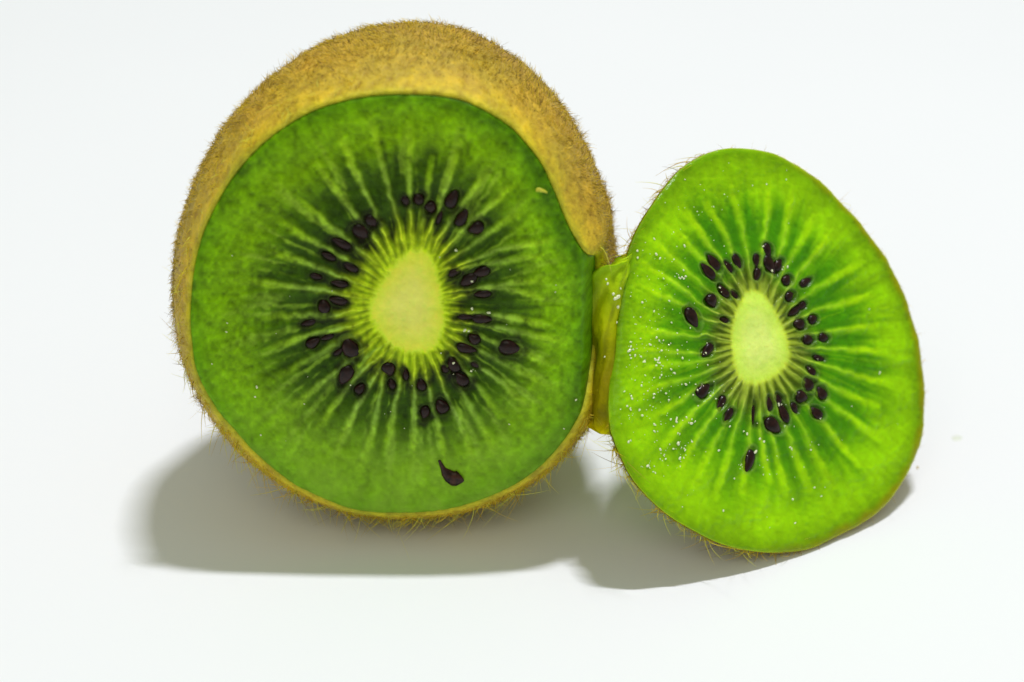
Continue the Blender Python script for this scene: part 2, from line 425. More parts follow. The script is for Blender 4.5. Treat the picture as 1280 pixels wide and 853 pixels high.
PAL1 = dict(u=[-0.2, 0.0, 0.10, 0.20, 0.38, 0.55, 0.72, 0.88, 0.97, 1.0],
    c=[(206,228,84),(160,190,14),(122,148,8),(82,106,8),(66,100,4),(84,124,4),(108,152,4),(106,154,4),(86,134,4),(68,112,4)],
    loc=(0.05, 0.14, 0.30, 0.55), dark=(20,28,2), darkf=0.95, mid=(46,76,0), midf=0.8, rw=0.85, rayf=0.9,
    ray_out=(132,172,30), ray_mid=(124,158,66), ray_in=(180,204,44), nfine=46, finec=(160,186,32), fined=(96,124,8), finef=0.8, asym=1.0, fib=0.62, l2=(0.46, 0.78),
    core=(210,238,112), core2=(200,226,70), seedh=(16,16,6), seedr=(84,112,46), tex=1.4)
PAL2 = dict(u=[-0.2, 0.0, 0.08, 0.2, 0.35, 0.5, 0.68, 0.85, 0.95, 1.0],
    c=[(222,238,115),(196,214,60),(112,134,24),(90,138,14),(102,168,4),(128,190,2),(150,206,0),(146,200,0),(118,164,0),(100,136,0)],
    loc=(0.02, 0.1, 0.14, 0.30), dark=(46,64,6), darkf=0.8, mid=(66,136,0), midf=0.95, rw=0.72, rayf=0.8,
    ray_out=(168,216,4), ray_mid=(150,200,34), ray_in=(166,184,74), nfine=34, fib=0.2, l2=(0.48, 0.86), finec=(150,172,56), fined=(62,84,10), finef=0.85,
    core=(218,244,124), core2=(206,236,90), seedh=(34,54,10), seedr=(130,170,70), tex=0.42)

# ------------------------------------------------------------------ generic pieces
def empty(name, loc, label, cat):
    o = bpy.data.objects.new(name, None); col.objects.link(o)
    o.empty_display_size = 0.01
    o.location = loc; o['label'] = label; o['category'] = cat
    return o
def to_local(o, V):
    return np.asarray(V) - np.array(o.location)

def teardrop():
    nu, nv = 12, 9
    V = []; F = []
    for i in range(nv):
        t = i / (nv - 1)
        a = math.pi * t
        z = -math.cos(a) * 0.5
        r = 0.5 * math.sin(a) * (1 - 0.52 * (z + 0.5) ** 1.6) * 1.14
        for j in range(nu):
            b = 2 * math.pi * j / nu
            V.append((z, r * math.cos(b), r * math.sin(b)))
    for i in range(nv - 1):
        for j in range(nu):
            F.append((i * nu + j, i * nu + (j + 1) % nu, (i + 1) * nu + (j + 1) % nu, (i + 1) * nu + j))
    me = bpy.data.meshes.new('seed')
    me.from_pydata(V, [], F); me.validate()
    me.polygons.foreach_set('use_smooth', np.ones(len(me.polygons), bool))
    me.materials.append(M_seed)
    return me
SEED_MESHES = [teardrop()]
for k in range(3):
    m2 = SEED_MESHES[0].copy()
    co = np.zeros(len(m2.vertices) * 3, np.float32); m2.vertices.foreach_get('co', co); co = co.reshape(-1, 3)
    a = 0.07 * (fbm(co[:, 0] * 3 + k * 5, co[:, 1] * 3, 1.0, 2, 11 * k) - 0.5)
    co[:, 1] += a * 2 * np.sign(k - 1.0); co[:, 1] += 0.12 * (k - 1) * (co[:, 0] ** 2 - 0.1)
    m2.vertices.foreach_set('co', co.ravel()); SEED_MESHES.append(m2)

PX = DIST * HALF_W / 640       # metres per photo pixel near the fruit

class Face:
    def __init__(s, P0, yaw, lean):
        s.P0 = np.array(P0, float)
        y, e = R(yaw), R(lean)
        s.n = np.array([math.sin(y) * math.cos(e), -math.cos(y) * math.cos(e), math.sin(e)])
    def pt(s, px, py, h=0.0):
        P = hit(px, py, s.P0, s.n)
        return P + np.asarray(h)[..., None] * s.n

def place_seeds(face, seeds, parent, exk=1.0):
    for (sx, sy, sl, sw, sa, ex) in seeds:
        c = face.pt(np.array(sx), np.array(sy))
        a = face.pt(np.array(sx + math.cos(R(sa)) * 10), np.array(sy + math.sin(R(sa)) * 10))
        ax = (a - c); ax /= np.linalg.norm(ax)
        flip = -1 if ((sx, sy) > (0, 0) and random.random() < 0.5) else 1
        ax = ax * flip
        n = face.n; ay = np.cross(n, ax)
        L = sl * PX * 1.04; W = sw * PX * 1.06
        D = min(W, L) * 0.62
        o = bpy.data.objects.new('seed', random.choice(SEED_MESHES)); col.objects.link(o)
        depth = -D * 0.5 + D * (0.08 + 0.33 * ex) * (exk if ex > 0.55 or exk == 1 else exk * 0.55) - 0.0001
        pos = c + n * depth
        mt = Matrix(((ax[0] * L, ay[0] * W, n[0] * D, 0), (ax[1] * L, ay[1] * W, n[1] * D, 0), (ax[2] * L, ay[2] * W, n[2] * D, 0), (0, 0, 0, 1)))
        q = mt.copy()
        o.parent = parent
        loc = Vector(pos) - parent.location
        q.translation = loc
        o.matrix_local = q

def hairs(name, P, N, T, length, width, tint, parent, seg=3, curl=0.5, sides=3):
    """tapered bent strands; P roots, N normals, T lean direction"""
    n = len(P)
    N = N / np.linalg.norm(N, axis=1)[:, None]
    T = T + rng.normal(0, 0.35, (n, 3)); T /= np.linalg.norm(T, axis=1)[:, None]
    B = np.cross(N, T); B /= np.linalg.norm(B, axis=1)[:, None] + 1e-9
    rings = []
    side = rng.normal(0, curl, n)
    for k in range(seg + 1):
        t = k / seg
        lift = 0.75 * t - 0.35 * t * t
        c = P + length[:, None] * (N * lift) + T * (length * (0.25 * t + 0.75 * t * t))[:, None] + B * (length * side * t * t * 0.7)[:, None]
        rr = width * (1 - t) ** 0.7 * 0.5 + width * 0.06
        for j in range(sides):
            a = 2 * math.pi * j / sides
            rings.append(c + (B * math.cos(a) + N * math.sin(a)) * rr[:, None])
    V = np.stack(rings, 1)                     # n, (seg+1)*sides, 3
    m = (seg + 1) * sides
    f = []
    for k in range(seg):
        for j in range(sides):
            f.append((k * sides + j, k * sides + (j + 1) % sides, (k + 1) * sides + (j + 1) % sides, (k + 1) * sides + j))
    f = np.array(f)
    F = (f[None] + (np.arange(n) * m)[:, None, None]).reshape(-1, 4)
    C = np.repeat(tint[:, None, :], m, 1).reshape(-1, 3)
    o = new_mesh(name, to_local(parent, V.reshape(-1, 3)), F, M_fuzz, parent, True, C)
    o['kind'] = 'stuff'
    return o

def glint_drops(name, face, spots, parent):
    Vs = []; Fs = []; off = 0
    nu, nv = 10, 5
    for (x, y, r) in spots:
        c = face.pt(np.array(x), np.array(y), 0.00002)
        ax = np.cross(np.array([0, 0, 1.0]), face.n); ax /= np.linalg.norm(ax); ay = np.cross(face.n, ax)
        st = 1 + 0.5 * random.random(); an = random.random() * math.pi
        for i in range(nv):
            a = math.pi / 2 * i / (nv - 1) * 1.15 - 0.15
            for j in range(nu):
                b = 2 * math.pi * j / nu
                wob = 1 + 0.16 * math.sin(2 * b + x) + 0.1 * math.sin(3 * b + y)
                u_ = math.cos(a) * math.cos(b) * r * wob * st; v_ = math.cos(a) * math.sin(b) * r * wob
                uu = u_ * math.cos(an) - v_ * math.sin(an); vv = u_ * math.sin(an) + v_ * math.cos(an)
                uu *= 0.82; vv *= 0.82
                Vs.append(c + ax * uu + ay * vv + face.n * math.sin(a) * r * 0.75)
        for i in range(nv - 1):
            for j in range(nu):
                Fs.append((off + i * nu + j, off + i * nu + (j + 1) % nu, off + (i + 1) * nu + (j + 1) % nu, off + (i + 1) * nu + j))
        off += nu * nv
    o = new_mesh(name, to_local(parent, np.array(Vs)), np.array(Fs), M_juice_glint, parent)
    o['kind'] = 'stuff'
    return o

def build_face_mesh(name, face, out, core, center, rays, seeds, pal, halo, parent, mat, k_light, back, shade_edge=None, nth=760, nr=210):
    """front cut face as a fine polar grid, closed behind by the rings in back()"""
    oc = closed_curve(out, 600); cc = closed_curve(core, 300)
    c = np.array(center, float)
    th = np.linspace(-math.pi, math.pi, nth, endpoint=False)
    ro = radial(oc, c, th); rc = radial(cc, c, th)
    f = np.linspace(0.0008, 1, nr)
    r = ro[None, :] * f[:, None]
    TH = np.broadcast_to(th, r.shape); RO = np.broadcast_to(ro, r.shape); RC = np.broadcast_to(rc, r.shape)
    px = c[0] + r * np.cos(TH); py = c[1] + r * np.sin(TH)
    colr, relief, u = fruit_pattern(px, py, TH, RC, RO, r, rays, seeds, pal, halo)
    if pal.get('post') is not None: colr = pal['post'](px, py, u, colr)
    colr = np.clip(colr / k_light, 0.002, 0.92)
    edge = (RO - r) * PX
    relief = relief - 0.00022 * np.clip(1 - edge / 0.0006, 0, 1) ** 2
    if shade_edge: relief = relief + shade_edge(px, py)
    # uneven knife cut
    relief = relief + 0.0003 * (noise(px, py, 160, 60) - 0.5) + 0.00010 * np.sin((px * 0.35 + py * 0.94) * 0.11 + 2 * noise(px, py, 90, 3))
    P = face.pt(px, py, relief)
    V = P.reshape(-1, 3); C = colr.reshape(-1, 3)
    nring = nr
    rim = P[-1]
    cen = face.pt(np.array(c[0]), np.array(c[1]))
    extra, ecol = back(rim, cen, th)
    V = np.vstack([V] + extra); C = np.vstack([C] + ecol)
    F = grid_faces(nr + len(extra), nth)[:, ::-1]
    o = new_mesh(name, to_local(parent, V), F, mat, parent, True, C)
    return o, rim, cen, th

# ================================================================== KIWI HALF
ROOT1 = hit(np.array(490.), np.array(643.), np.array([0, 0, 0.0057]), np.array([0, 0, 1.0]))
face1 = Face(ROOT1, -1.5, 5)
k1 = empty('kiwi_half', (ROOT1[0], ROOT1[1] + 0.015, 0), 'large half kiwi lying on its side, brown fuzzy skin behind a dark green cut face', 'kiwi')
C1PX = (512, 378)
DEPTH1 = 0.0375
def prof1(d, th=None):
    d0 = 0.0125; L = np.where(d < d0, 0.0215, DEPTH1 - d0)
    return 1.115 * np.sqrt(np.clip(1 - ((d - d0) / L) ** 2, 0, 1)) / math.sqrt(1 - (0.0125 / 0.0215) ** 2) * math.sqrt(1 - (0.0125 / 0.0215) ** 2)
S0 = float(prof1(np.array(0.0)))
def ring1(rim, cen, d, inset=0.0):
    s = prof1(np.array(d)) / S0
    s = 1 + (s - 1) * 0.44 if d < 0.0125 else None or (1 + (1.115 / S0 - 1) * 0.44) * math.sqrt(max(0, 1 - ((d - 0.0125) / (DEPTH1 - 0.0125)) ** 2))
    v = rim - cen
    rad = np.linalg.norm(v, axis=1)[:, None]
    n = len(rim)
    f = np.fft.rfft(rad[:, 0]); f[4:] = 0
    sm = np.fft.irfft(f, n)[:, None]
    q = min(1.0, d / 0.007); q = q * q * (3 - 2 * q)
    rad2 = rad * (1 - q) + sm * q
    low = np.clip(-(v / rad)[:, 2:3] + 0.35, 0, 1) * (1 if inset == 0 else 0)
    return cen + v / rad * (s * (rad2 - inset) + 0.0007 * low * (1 - math.exp(-d / 0.0008))) - face1.n * d
def shade1(px, py):
    # flesh rolls back along the torn right-hand edge
    m = sstep(300, 345, py) * (1 - sstep(520, 575, py))
    return -0.0060 * m * np.clip((px - 724) / 20, 0, 1) ** 2
def back1(rim, cen, th):
    ex = []; ec = []
    g = lin((120, 160, 30)) / 0.8
    for d in np.r_[0.0006, np.linspace(0.002, DEPTH1 * 0.97, 16)]:
        ex.append(ring1(rim, cen, d, 0.0012 if d > 0.001 else 0.0004)); ec.append(np.tile(g, (len(th), 1)))
    return ex, ec
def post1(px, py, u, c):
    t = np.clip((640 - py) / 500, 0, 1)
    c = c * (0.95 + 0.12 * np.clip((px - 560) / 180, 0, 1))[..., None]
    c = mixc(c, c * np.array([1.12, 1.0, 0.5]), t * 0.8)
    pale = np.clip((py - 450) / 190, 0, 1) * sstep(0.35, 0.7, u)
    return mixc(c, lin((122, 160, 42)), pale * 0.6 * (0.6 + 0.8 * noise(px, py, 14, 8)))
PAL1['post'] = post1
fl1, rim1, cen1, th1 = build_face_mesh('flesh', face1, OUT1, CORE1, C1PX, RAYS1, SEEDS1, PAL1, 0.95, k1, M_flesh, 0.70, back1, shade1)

# skin shell -------------------------------------------------
def skin_half():
    n = len(th1)
    sel = np.arange(0, n, 2)
    rimS = rim1[sel]; thS = th1[sel]
    # start slightly outside the flesh rim so the cut skin shows as a thin yellow line
    v = rimS - cen1; rad = np.linalg.norm(v, axis=1)[:, None]
    dirs = v / rad
    ds = np.r_[np.linspace(0, 0.004, 8), np.linspace(0.0055, DEPTH1 * 0.9, 52), DEPTH1 * np.array([0.93, 0.96, 0.98, 0.993, 0.9985])]
    rings = []; cols = []
    inner = cen1 + v * 1.0 - face1.n * 0.00025
    t0 = cen1 + dirs * (rad + 0.00025) + face1.n * 0.00002
    def tint(d, k):
        a = lin((214, 190, 20)); b_ = lin((204, 172, 44)); c_ = lin((168, 136, 58))
        nz = fbm(np.cos(thS) * 30 + k * 0.6, np.sin(thS) * 30, 4.0, 3, 5)
        x = np.clip(d / 0.004 + (nz - 0.5) * 0.9, 0, 1)[:, None]; y = np.clip((d - 0.006) / 0.014 + (nz - 0.5), 0, 1)[:, None]
        cc = a * (1 - x) + b_ * x; cc = cc * (1 - y) + c_ * y
        green = np.clip(1 - d / 0.0010, 0, 1)
        return cc * (1 - green * 0.5) + lin((196, 205, 24)) * green * 0.5
    rings.append(inner); cols.append(np.tile(lin((196, 200, 30)), (len(thS), 1)))
    for k, d in enumerate(ds):
        P = ring1(rimS, cen1, d)
        v2 = P - (cen1 - face1.n * d); r2 = np.linalg.norm(v2, axis=1)[:, None] + 1e-9
        s = r2 / rad
        lump = (fbm(np.cos(thS) * 20 * s[:, 0] + 5, np.sin(thS) * 20 * s[:, 0] + d * 1500, 7.0, 4, 50) - 0.5) * 0.0011 * min(1, d / 0.003)
        off = 0.00030 + 0.0004 * min(1, d / 0.004)
        rings.append(P + v2 / r2 * (off + lump)[:, None]); cols.append(tint(d, k))
    tip = cen1 - face1.n * DEPTH1
    rings.append(np.tile(tip, (len(thS), 1)) + dirs * 0.0001); cols.append(tint(DEPTH1, 80))
    V = np.stack(rings); 
    F = grid_faces(len(rings), len(thS))[:, ::-1]
    o = new_mesh('skin', to_local(k1, V.reshape(-1, 3)), F, M_skin, k1, True, np.stack(cols).reshape(-1, 3))
    return V, ds
SK, DS = skin_half()
zmin = SK[..., 2].min()


def grid_sample(V, n, w):
    """random points on a ring grid V (rings, around, 3), density weight w(rings)"""
    a = V[:-1]; b = np.roll(V, -1, 1)[:-1]; c = V[1:]
    N = np.cross(b - a, c - a); A = np.linalg.norm(N, axis=2)
    pr = (A * w[:-1, None]).ravel(); pr /= pr.sum()
    idx = rng.choice(len(pr), n, p=pr)
    i, j = np.unravel_index(idx, A.shape)
    u = rng.random(n)[:, None]; v = rng.random(n)[:, None]
    P = a[i, j] + (b[i, j] - a[i, j]) * u + (c[i, j] - a[i, j]) * v
    Nn = N[i, j] / (A[i, j][:, None] + 1e-15)
    return P, Nn, i, j
def outward(P, N, cen):
    s = np.sign(np.sum(N * (P - cen), axis=1)); s[s == 0] = 1
    return N * s[:, None]
HCOL = [lin((230,200,46)), lin((192,160,34)), lin((252,228,84)), lin((124,96,22)), lin((214,192,32))]
def hair_tint(n, wts=(0.34, 0.26, 0.14, 0.14, 0.12)):
    k = rng.choice(5, n, p=wts)
    return np.array(HCOL)[k] * rng.uniform(0.8, 1.2, (n, 1))
wk = np.r_[0, 0.25 + 0.75 * np.clip((DS - 0.001) / 0.006, 0, 1), 0.5]
nh = 60000
P, N, i_, j_ = grid_sample(SK[1:], nh, wk[1:])
bodyc = cen1 - face1.n * 0.016
N = outward(P, N, bodyc)
clump = np.stack([fbm(P[:, 0] * 1000, P[:, 2] * 1000 + P[:, 1] * 700, 3.0, 2, q * 9) - 0.5 for q in range(3)], 1) * 3.2
T = -face1.n * 0.9 + np.array([-0.2, 0, -0.5]) + clump
T = T - N * np.sum(T * N, axis=1)[:, None]
dn = np.clip(((P - cen1) @ -face1.n) / 0.006, 0.25, 1)
hairs('fuzz', P - N * 0.00005, N, T, rng.uniform(0.0004, 0.0012, nh) * dn, rng.uniform(0.00005, 0.00009, nh), hair_tint(nh), k1, seg=3, curl=0.4)

# long curly hairs along the rim
def rim_hairs(rim, cen, face, parent, count, mask, lmin, lmax, depth=(0.0004, 0.0030), name='rim_fuzz', ringf=None):
    n = len(rim)
    v = rim - cen; rad = np.linalg.norm(v, axis=1)[:, None]; dirs = v / rad
    wts = mask / mask.sum()
    # clumps
    cl = rng.choice(n, max(8, count // 7), p=wts)
    j = (cl[rng.integers(0, len(cl), count)] + rng.normal(0, n * 0.0035, count).astype(int)) % n
    d = rng.uniform(*depth, count)
    base = ringf(rim[j], cen, d)
    N = dirs[j]
    T = np.array([-0.25, -0.25, -0.9]) + rng.normal(0, 0.7, (count, 3))
    T = T - N * np.sum(T * N, axis=1)[:, None] * 0.7
    T /= np.linalg.norm(T, axis=1)[:, None]
    L = lmin + (lmax - lmin) * rng.random(count) ** 2.2
    hairs(name, base, N, T, L, rng.uniform(0.00008, 0.00014, count), np.clip(hair_tint(count, (0.4, 0.1, 0.32, 0.04, 0.14)) * 1.25, 0, 0.92), parent, seg=6, curl=1.7)
def ringf1(rr, cen, d):
    s = np.interp(d, [0, 0.001, 0.003], [1.0, 1.025, 1.05])[:, None]
    return cen + (rr - cen) * s - face1.n * d[:, None] + (rr - cen) / np.linalg.norm(rr - cen, axis=1)[:, None] * 0.0004
low = np.clip(0.15 - np.sin(-th1) , 0, 1)  # th is image angle, +y down
lowmask = np.clip(np.sin(th1) + 0.25, 0, 1) + 0.12 * (np.cos(th1) < -0.2)
rim_hairs(rim1, cen1, face1, k1, 1700, lowmask + 1e-4, 0.0006, 0.0027, ringf=ringf1)

place_seeds(face1, SEEDS1, k1, 0.62)
# stray seed smeared low on the face, with its torn tail
def stray_seed():
    pts = [(549,575,1.6),(551,579,2.2),(554,585,3.0),(558,591,6.5),(562,596,9.0),(567,598,10.0),(572,599,8.6),(577,600,5.0),(580,601,1.2)]
    rings = []
    ns = 10
    for i, (x, y, wd) in enumerate(pts):
        c = face1.pt(np.array(float(x)), np.array(float(y)), 0.0001)
        a = pts[max(0, i - 1)]; b_ = pts[min(len(pts) - 1, i + 1)]
        t = face1.pt(np.array(float(b_[0])), np.array(float(b_[1]))) - face1.pt(np.array(float(a[0])), np.array(float(a[1])))
        t /= np.linalg.norm(t); s = np.cross(t, face1.n)
        for j in range(ns):
            g = 2 * math.pi * j / ns
            rr = wd * PX * (1 + 0.15 * math.sin(3 * g + i))
            rings.append(c + s * math.cos(g) * rr + face1.n * math.sin(g) * rr * 0.45)
    o = new_mesh('seed', to_local(k1, np.array(rings)), grid_faces(len(pts), ns), M_seed_m, k1)
    o['label'] = 'stray brown seed with a torn tail near the lower edge'
M_seed_m = M_seed.copy(); M_seed_m.name = 'stray_seed_coat'
for nd in M_seed_m.node_tree.nodes:
    if nd.type == 'TEX_NOISE': nd.inputs['Scale'].default_value = 1500
    if nd.type == 'VALTORGB': nd.color_ramp.elements[1].color = (0.07, 0.024, 0.014, 1)
stray_seed()
spots = []
for (x, y, r) in [(570,313,2.6),(590,352,2.2),(590,386,2.2),(611,391,2.4),(581,413,2.6),(586,414,2.2),(567,454,2.4),(589,464,2),(321,484,2.2),(319,496,2.0),(284,404,1.6),(283,415,1.5),(326,544,1.6),(265,455,1.5),(705,536,1.6),(720,500,1.8)]:
    spots.append((x, y, r * PX * 0.8))
for k in range(34):
    a = random.uniform(0, 2 * math.pi); q = random.uniform(0.3, 0.93)
    x = 490 + 245 * q * math.cos(a); y = 385 + 250 * q * math.sin(a)
    if y < 300 and random.random() < 0.8: continue
    spots.append((x, y, random.uniform(0.5, 1.1) * PX))
glint_drops('juice_glint_drops', face1, spots, k1)  # pale drops in place of specular glints on the half

# ================================================================== KIWI SLICE
ROOT2 = hit(np.array(980.), np.array(691.), np.array([0, 0, 0.0015]), np.array([0, 0, 1.0]))
face2 = Face(ROOT2, 33, 31)
k2 = empty('kiwi_slice', (ROOT2[0], ROOT2[1] + 0.004, 0), 'thick bright green kiwi slice standing on edge, joined to the larger half', 'kiwi slice')
THK = 0.0085
def scale2(d):
    return 1.0 - 0.13 * (d / THK) - 0.07 * (d / THK) ** 2
def ring2(rim, cen, d, inset=0.0):
    v = rim - cen; rad = np.linalg.norm(v, axis=1)[:, None]
    return cen + v * (scale2(d) * (rad - inset) / rad) - face2.n * d + np.array([0.30, 0, 0]) * d
def back2(rim, cen, th):
    ex = []; ec = []
    g = np.clip(lin((150, 200, 20)) / 0.85, 0, 1)
    for d in [0.0006, 0.002, 0.004, 0.006, 0.008, THK - 0.0004]:
        ex.append(ring2(rim, cen, d, 0.0004)); ec.append(np.tile(g, (len(th), 1)))
    full = ring2(rim, cen, THK, 0.0008); cb = cen - face2.n * THK
    for f in [1, 0.8, 0.6, 0.4, 0.25, 0.1, 0.01]:
        ex.append(cb + (full - cb) * f); ec.append(np.tile(g if f > 0.25 else lin((220, 235, 120)), (len(th), 1)))
    return ex, ec
def shade2(px, py):
    m = sstep(300, 345, py) * (1 - sstep(500, 550, py))
    return -0.0009 * m * np.clip(1 - (px - 768) / 16, 0, 1) ** 1.5
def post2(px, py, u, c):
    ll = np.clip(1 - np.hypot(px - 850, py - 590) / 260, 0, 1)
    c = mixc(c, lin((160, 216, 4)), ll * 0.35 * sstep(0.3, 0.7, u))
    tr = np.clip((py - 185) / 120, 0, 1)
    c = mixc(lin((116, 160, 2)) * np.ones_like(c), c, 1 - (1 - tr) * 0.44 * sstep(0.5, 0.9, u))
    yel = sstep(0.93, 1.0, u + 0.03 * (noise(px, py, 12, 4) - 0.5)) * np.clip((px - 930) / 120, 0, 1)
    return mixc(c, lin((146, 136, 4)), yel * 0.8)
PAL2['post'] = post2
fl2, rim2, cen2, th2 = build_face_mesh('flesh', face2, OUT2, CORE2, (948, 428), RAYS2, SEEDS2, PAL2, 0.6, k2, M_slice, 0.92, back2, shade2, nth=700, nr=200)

# skin band ----------------------------------------------------
def skin_band():
    sel = np.arange(0, len(th2), 2); rr = rim2[sel]; thS = th2[sel]
    v = rr - cen2; rad = np.linalg.norm(v, axis=1)[:, None]; dirs = v / rad
    rings = [cen2 + v - face2.n * 0.00025]; cols = [np.tile(lin((190, 180, 10)), (len(thS), 1))]
    ds = [0.0003, 0.0006, 0.0012, 0.002, 0.003, 0.0045, 0.006, 0.0075, 0.009, THK - 0.0002]
    for d in ds:
        P = ring2(rr, cen2, d)
        lump = (fbm(np.cos(thS) * 24, np.sin(thS) * 24 + d * 1500, 5.0, 3, 20) - 0.5) * 0.0005
        rings.append(P + dirs * (0.00010 + 0.00010 * min(1, d / 0.002) + lump * min(1, d / 0.002))[:, None])
        x = min(1, d / 0.003)
        cols.append(np.tile(lin((196, 176, 14)) * (1 - x) + lin((160, 130, 44)) * x, (len(thS), 1)))
    rings.append(ring2(rr, cen2, THK, 0.0003)); cols.append(cols[-1])
    V = np.stack(rings)
    # no skin where the torn hinge joins: leave the band open between these angles
    F = grid_faces(len(rings), len(thS))[:, ::-1]
    pxs = radial(closed_curve(OUT2, 600), np.array([948., 428.]), thS)
    yy = 428 + pxs * np.sin(thS); xx = 948 + pxs * np.cos(thS)
    torn = (xx < 850) & (yy > 322) & (yy < 532)
    keep = ~torn[F[:, 0] % len(thS)]
    o = new_mesh('skin', to_local(k2, V.reshape(-1, 3)), F[keep], M_skin, k2, True, np.stack(cols).reshape(-1, 3))
    return V, torn
SB, torn = skin_band()

def ringf2(rr, cen, d):
    s = np.array([scale2(x) for x in d])[:, None]
    return cen + (rr - cen) * s - (face2.n - np.array([0.30, 0, 0])) * d[:, None] + (rr - cen) / np.linalg.norm(rr - cen, axis=1)[:, None] * 0.00025
yy2 = 428 + radial(closed_curve(OUT2, 600), np.array([948., 428.]), th2) * np.sin(th2)
mk = np.where(np.cos(th2) < -0.1, 1.0, 0.06) + np.where((np.sin(th2) > 0.5) & (np.cos(th2) < 0.3), 0.8, 0)
mk = np.where((np.cos(th2) < -0.5) & (yy2 > 318) & (yy2 < 540), 1e-5, mk)
rim_hairs(rim2, cen2, face2, k2, 420, mk, 0.0006, 0.0028, ringf=ringf2)
# fine fuzz on the band
wk2 = np.ones(len(SB))
P, N, i_, j_ = grid_sample(SB, 9000, wk2)
ok = ~torn[j_]; P = P[ok]; N = N[ok]; N = outward(P, N, cen2 - face2.n * 0.004)
T = rng.normal(0, 0.8, P.shape) - face2.n * 0.8
T = T - N * np.sum(T * N, axis=1)[:, None]
hairs('fuzz', P, N, T, rng.uniform(0.0004, 0.0011, len(P)) , rng.uniform(0.00004, 0.00008, len(P)), hair_tint(len(P)), k2, seg=3, curl=0.5)

place_seeds(face2, SEEDS2, k2)
# torn hinge strip ------------------------------------------------
def hinge():
    # rows down the strip: (left x, right x, y) where it meets the half and the slice
    rows = [(757,786,314),(751,784,323),(744,783,332),(742,781,345),(742,780,362),(742,779,380),(741,777,400),(741,776,420),(740,774,445),(739,772,470),(738,770,490),(740,768,508),(746,767,524),(753,766,536),(760,765,545)]
    rows = np.array(rows, float)
    yi = np.linspace(0, len(rows) - 1, 70)
    lx = np.interp(yi, np.arange(len(rows)), rows[:, 0]); rx = np.interp(yi, np.arange(len(rows)), rows[:, 1]); yv = np.interp(yi, np.arange(len(rows)), rows[:, 2])
    rough = (noise(yi * 1.1, yi * 0, 1, 4) - 0.5) * 5
    rx = rx + (noise(yi * 0.9, yi * 0 + 5, 1, 14) - 0.5) * 3; yv = yv + (noise(yi * 1.3, yi * 0 + 9, 1, 24) - 0.5) * 1.5
    lx = lx - 3 + rough
    nb = 22
    front = []; cols = []
    for k in range(len(yi)):
        a = hit(np.array(lx[k]), np.array(yv[k] + 6 + 12 * max(0, 1 - yi[k] / 5) - 14 * max(0, (yi[k] - 11) / 3)), face1.P0 - face1.n * 0.0045, face1.n)
        b_ = hit(np.array(rx[k] + 2.5), np.array(yv[k]), face2.P0 - face2.n * 0.0006, face2.n)
        t = np.linspace(0, 1, nb)[:, None]
        P = a * (1 - t) + b_ * t
        nrm = np.cross(b_ - a, np.array([0, 0, 1.0])); nrm /= np.linalg.norm(nrm)
        if nrm[1] > 0: nrm = -nrm
        xx = (t[:, 0] * 40 + 3); 
        bul = 0.0012 * np.sin(math.pi * t[:, 0]) + 0.0016 * (fbm(xx, np.full(nb, yi[k] * 4.0), 10, 4, 33) - 0.5)
        P = P + nrm * bul[:, None]
        front.append(P)
        q = fbm(xx * 1.0, np.full(nb, yi[k] * 4.0), 22, 4, 71)
        s = np.clip(yi[k] / len(rows), 0, 1)
        c0 = lin((140, 184, 14)); c1 = lin((196, 186, 6)); c2 = lin((126, 118, 4)); c3 = lin((132, 190, 8))
        m = np.clip((q - 0.36) * 4, 0, 1)[:, None]
        cc = c2 * (1 - m) + c1 * m
        top = np.clip(1.25 - s * 2.1, 0, 1)
        cc = cc * (1 - top * 0.75) + c0 * top * 0.75
        e = np.clip((t - 0.8) / 0.2, 0, 1); cc = cc * (1 - 0.6 * e) + c3 * 0.6 * e
        cols.append(cc / 0.76 * (0.75 + 0.5 * noise(xx, np.full(nb, yi[k] * 4.0), 5, 12))[:, None])
    Fr = np.array(front); n1 = len(yi)
    # back layer, well behind the front: the strip is a thick wedge of flesh
    Bk = Fr.copy(); backdir = -(face2.n * 0.8 + face1.n * 0.2)
    cen = Fr.mean(axis=(0, 1))
    Bk = cen + (Bk - cen) * 0.93 + backdir * 0.0045
    V = np.vstack([Fr.reshape(-1, 3), Bk.reshape(-1, 3)]); C = np.vstack([np.array(cols).reshape(-1, 3)] * 2)
    m = n1 * nb; F = []
    for i in range(n1 - 1):
        for j in range(nb - 1):
            q = i * nb + j
            F.append((q, q + nb, q + nb + 1, q + 1)); F.append((m + q, m + q + 1, m + q + nb + 1, m + q + nb))
    per = [j for j in range(nb)] + [i * nb + nb - 1 for i in range(1, n1)] + [(n1 - 1) * nb + j for j in range(nb - 2, -1, -1)] + [i * nb for i in range(n1 - 2, 0, -1)]
    for k in range(len(per)):
        a, b_ = per[k], per[(k + 1) % len(per)]
        F.append((a, b_, m + b_, m + a))
    o = new_mesh('torn_hinge', to_local(k2, V), np.array(F), M_flesh, k2, True, np.clip(C, 0, 0.9))
    o['label'] = 'narrow yellow green strip of torn flesh joining slice to half'
    return Fr
HF = hinge()
class Pts:
    n = face2.n
    def pt(s, i, j, h=0.0): return HF[int(i), int(j)] + s.n * h
glint_drops('wet_glint_beads', Pts(), [(18,9,0.00022),(20,11,0.00032),(20.5,13,0.00038),(14,6,0.0002),(24,15,0.00022),(30,17,0.0002),(17,14,0.00016),(11,5,0.00016),(38,12,0.00014)], k2)  # pale beads in place of bright wet highlights on the hinge
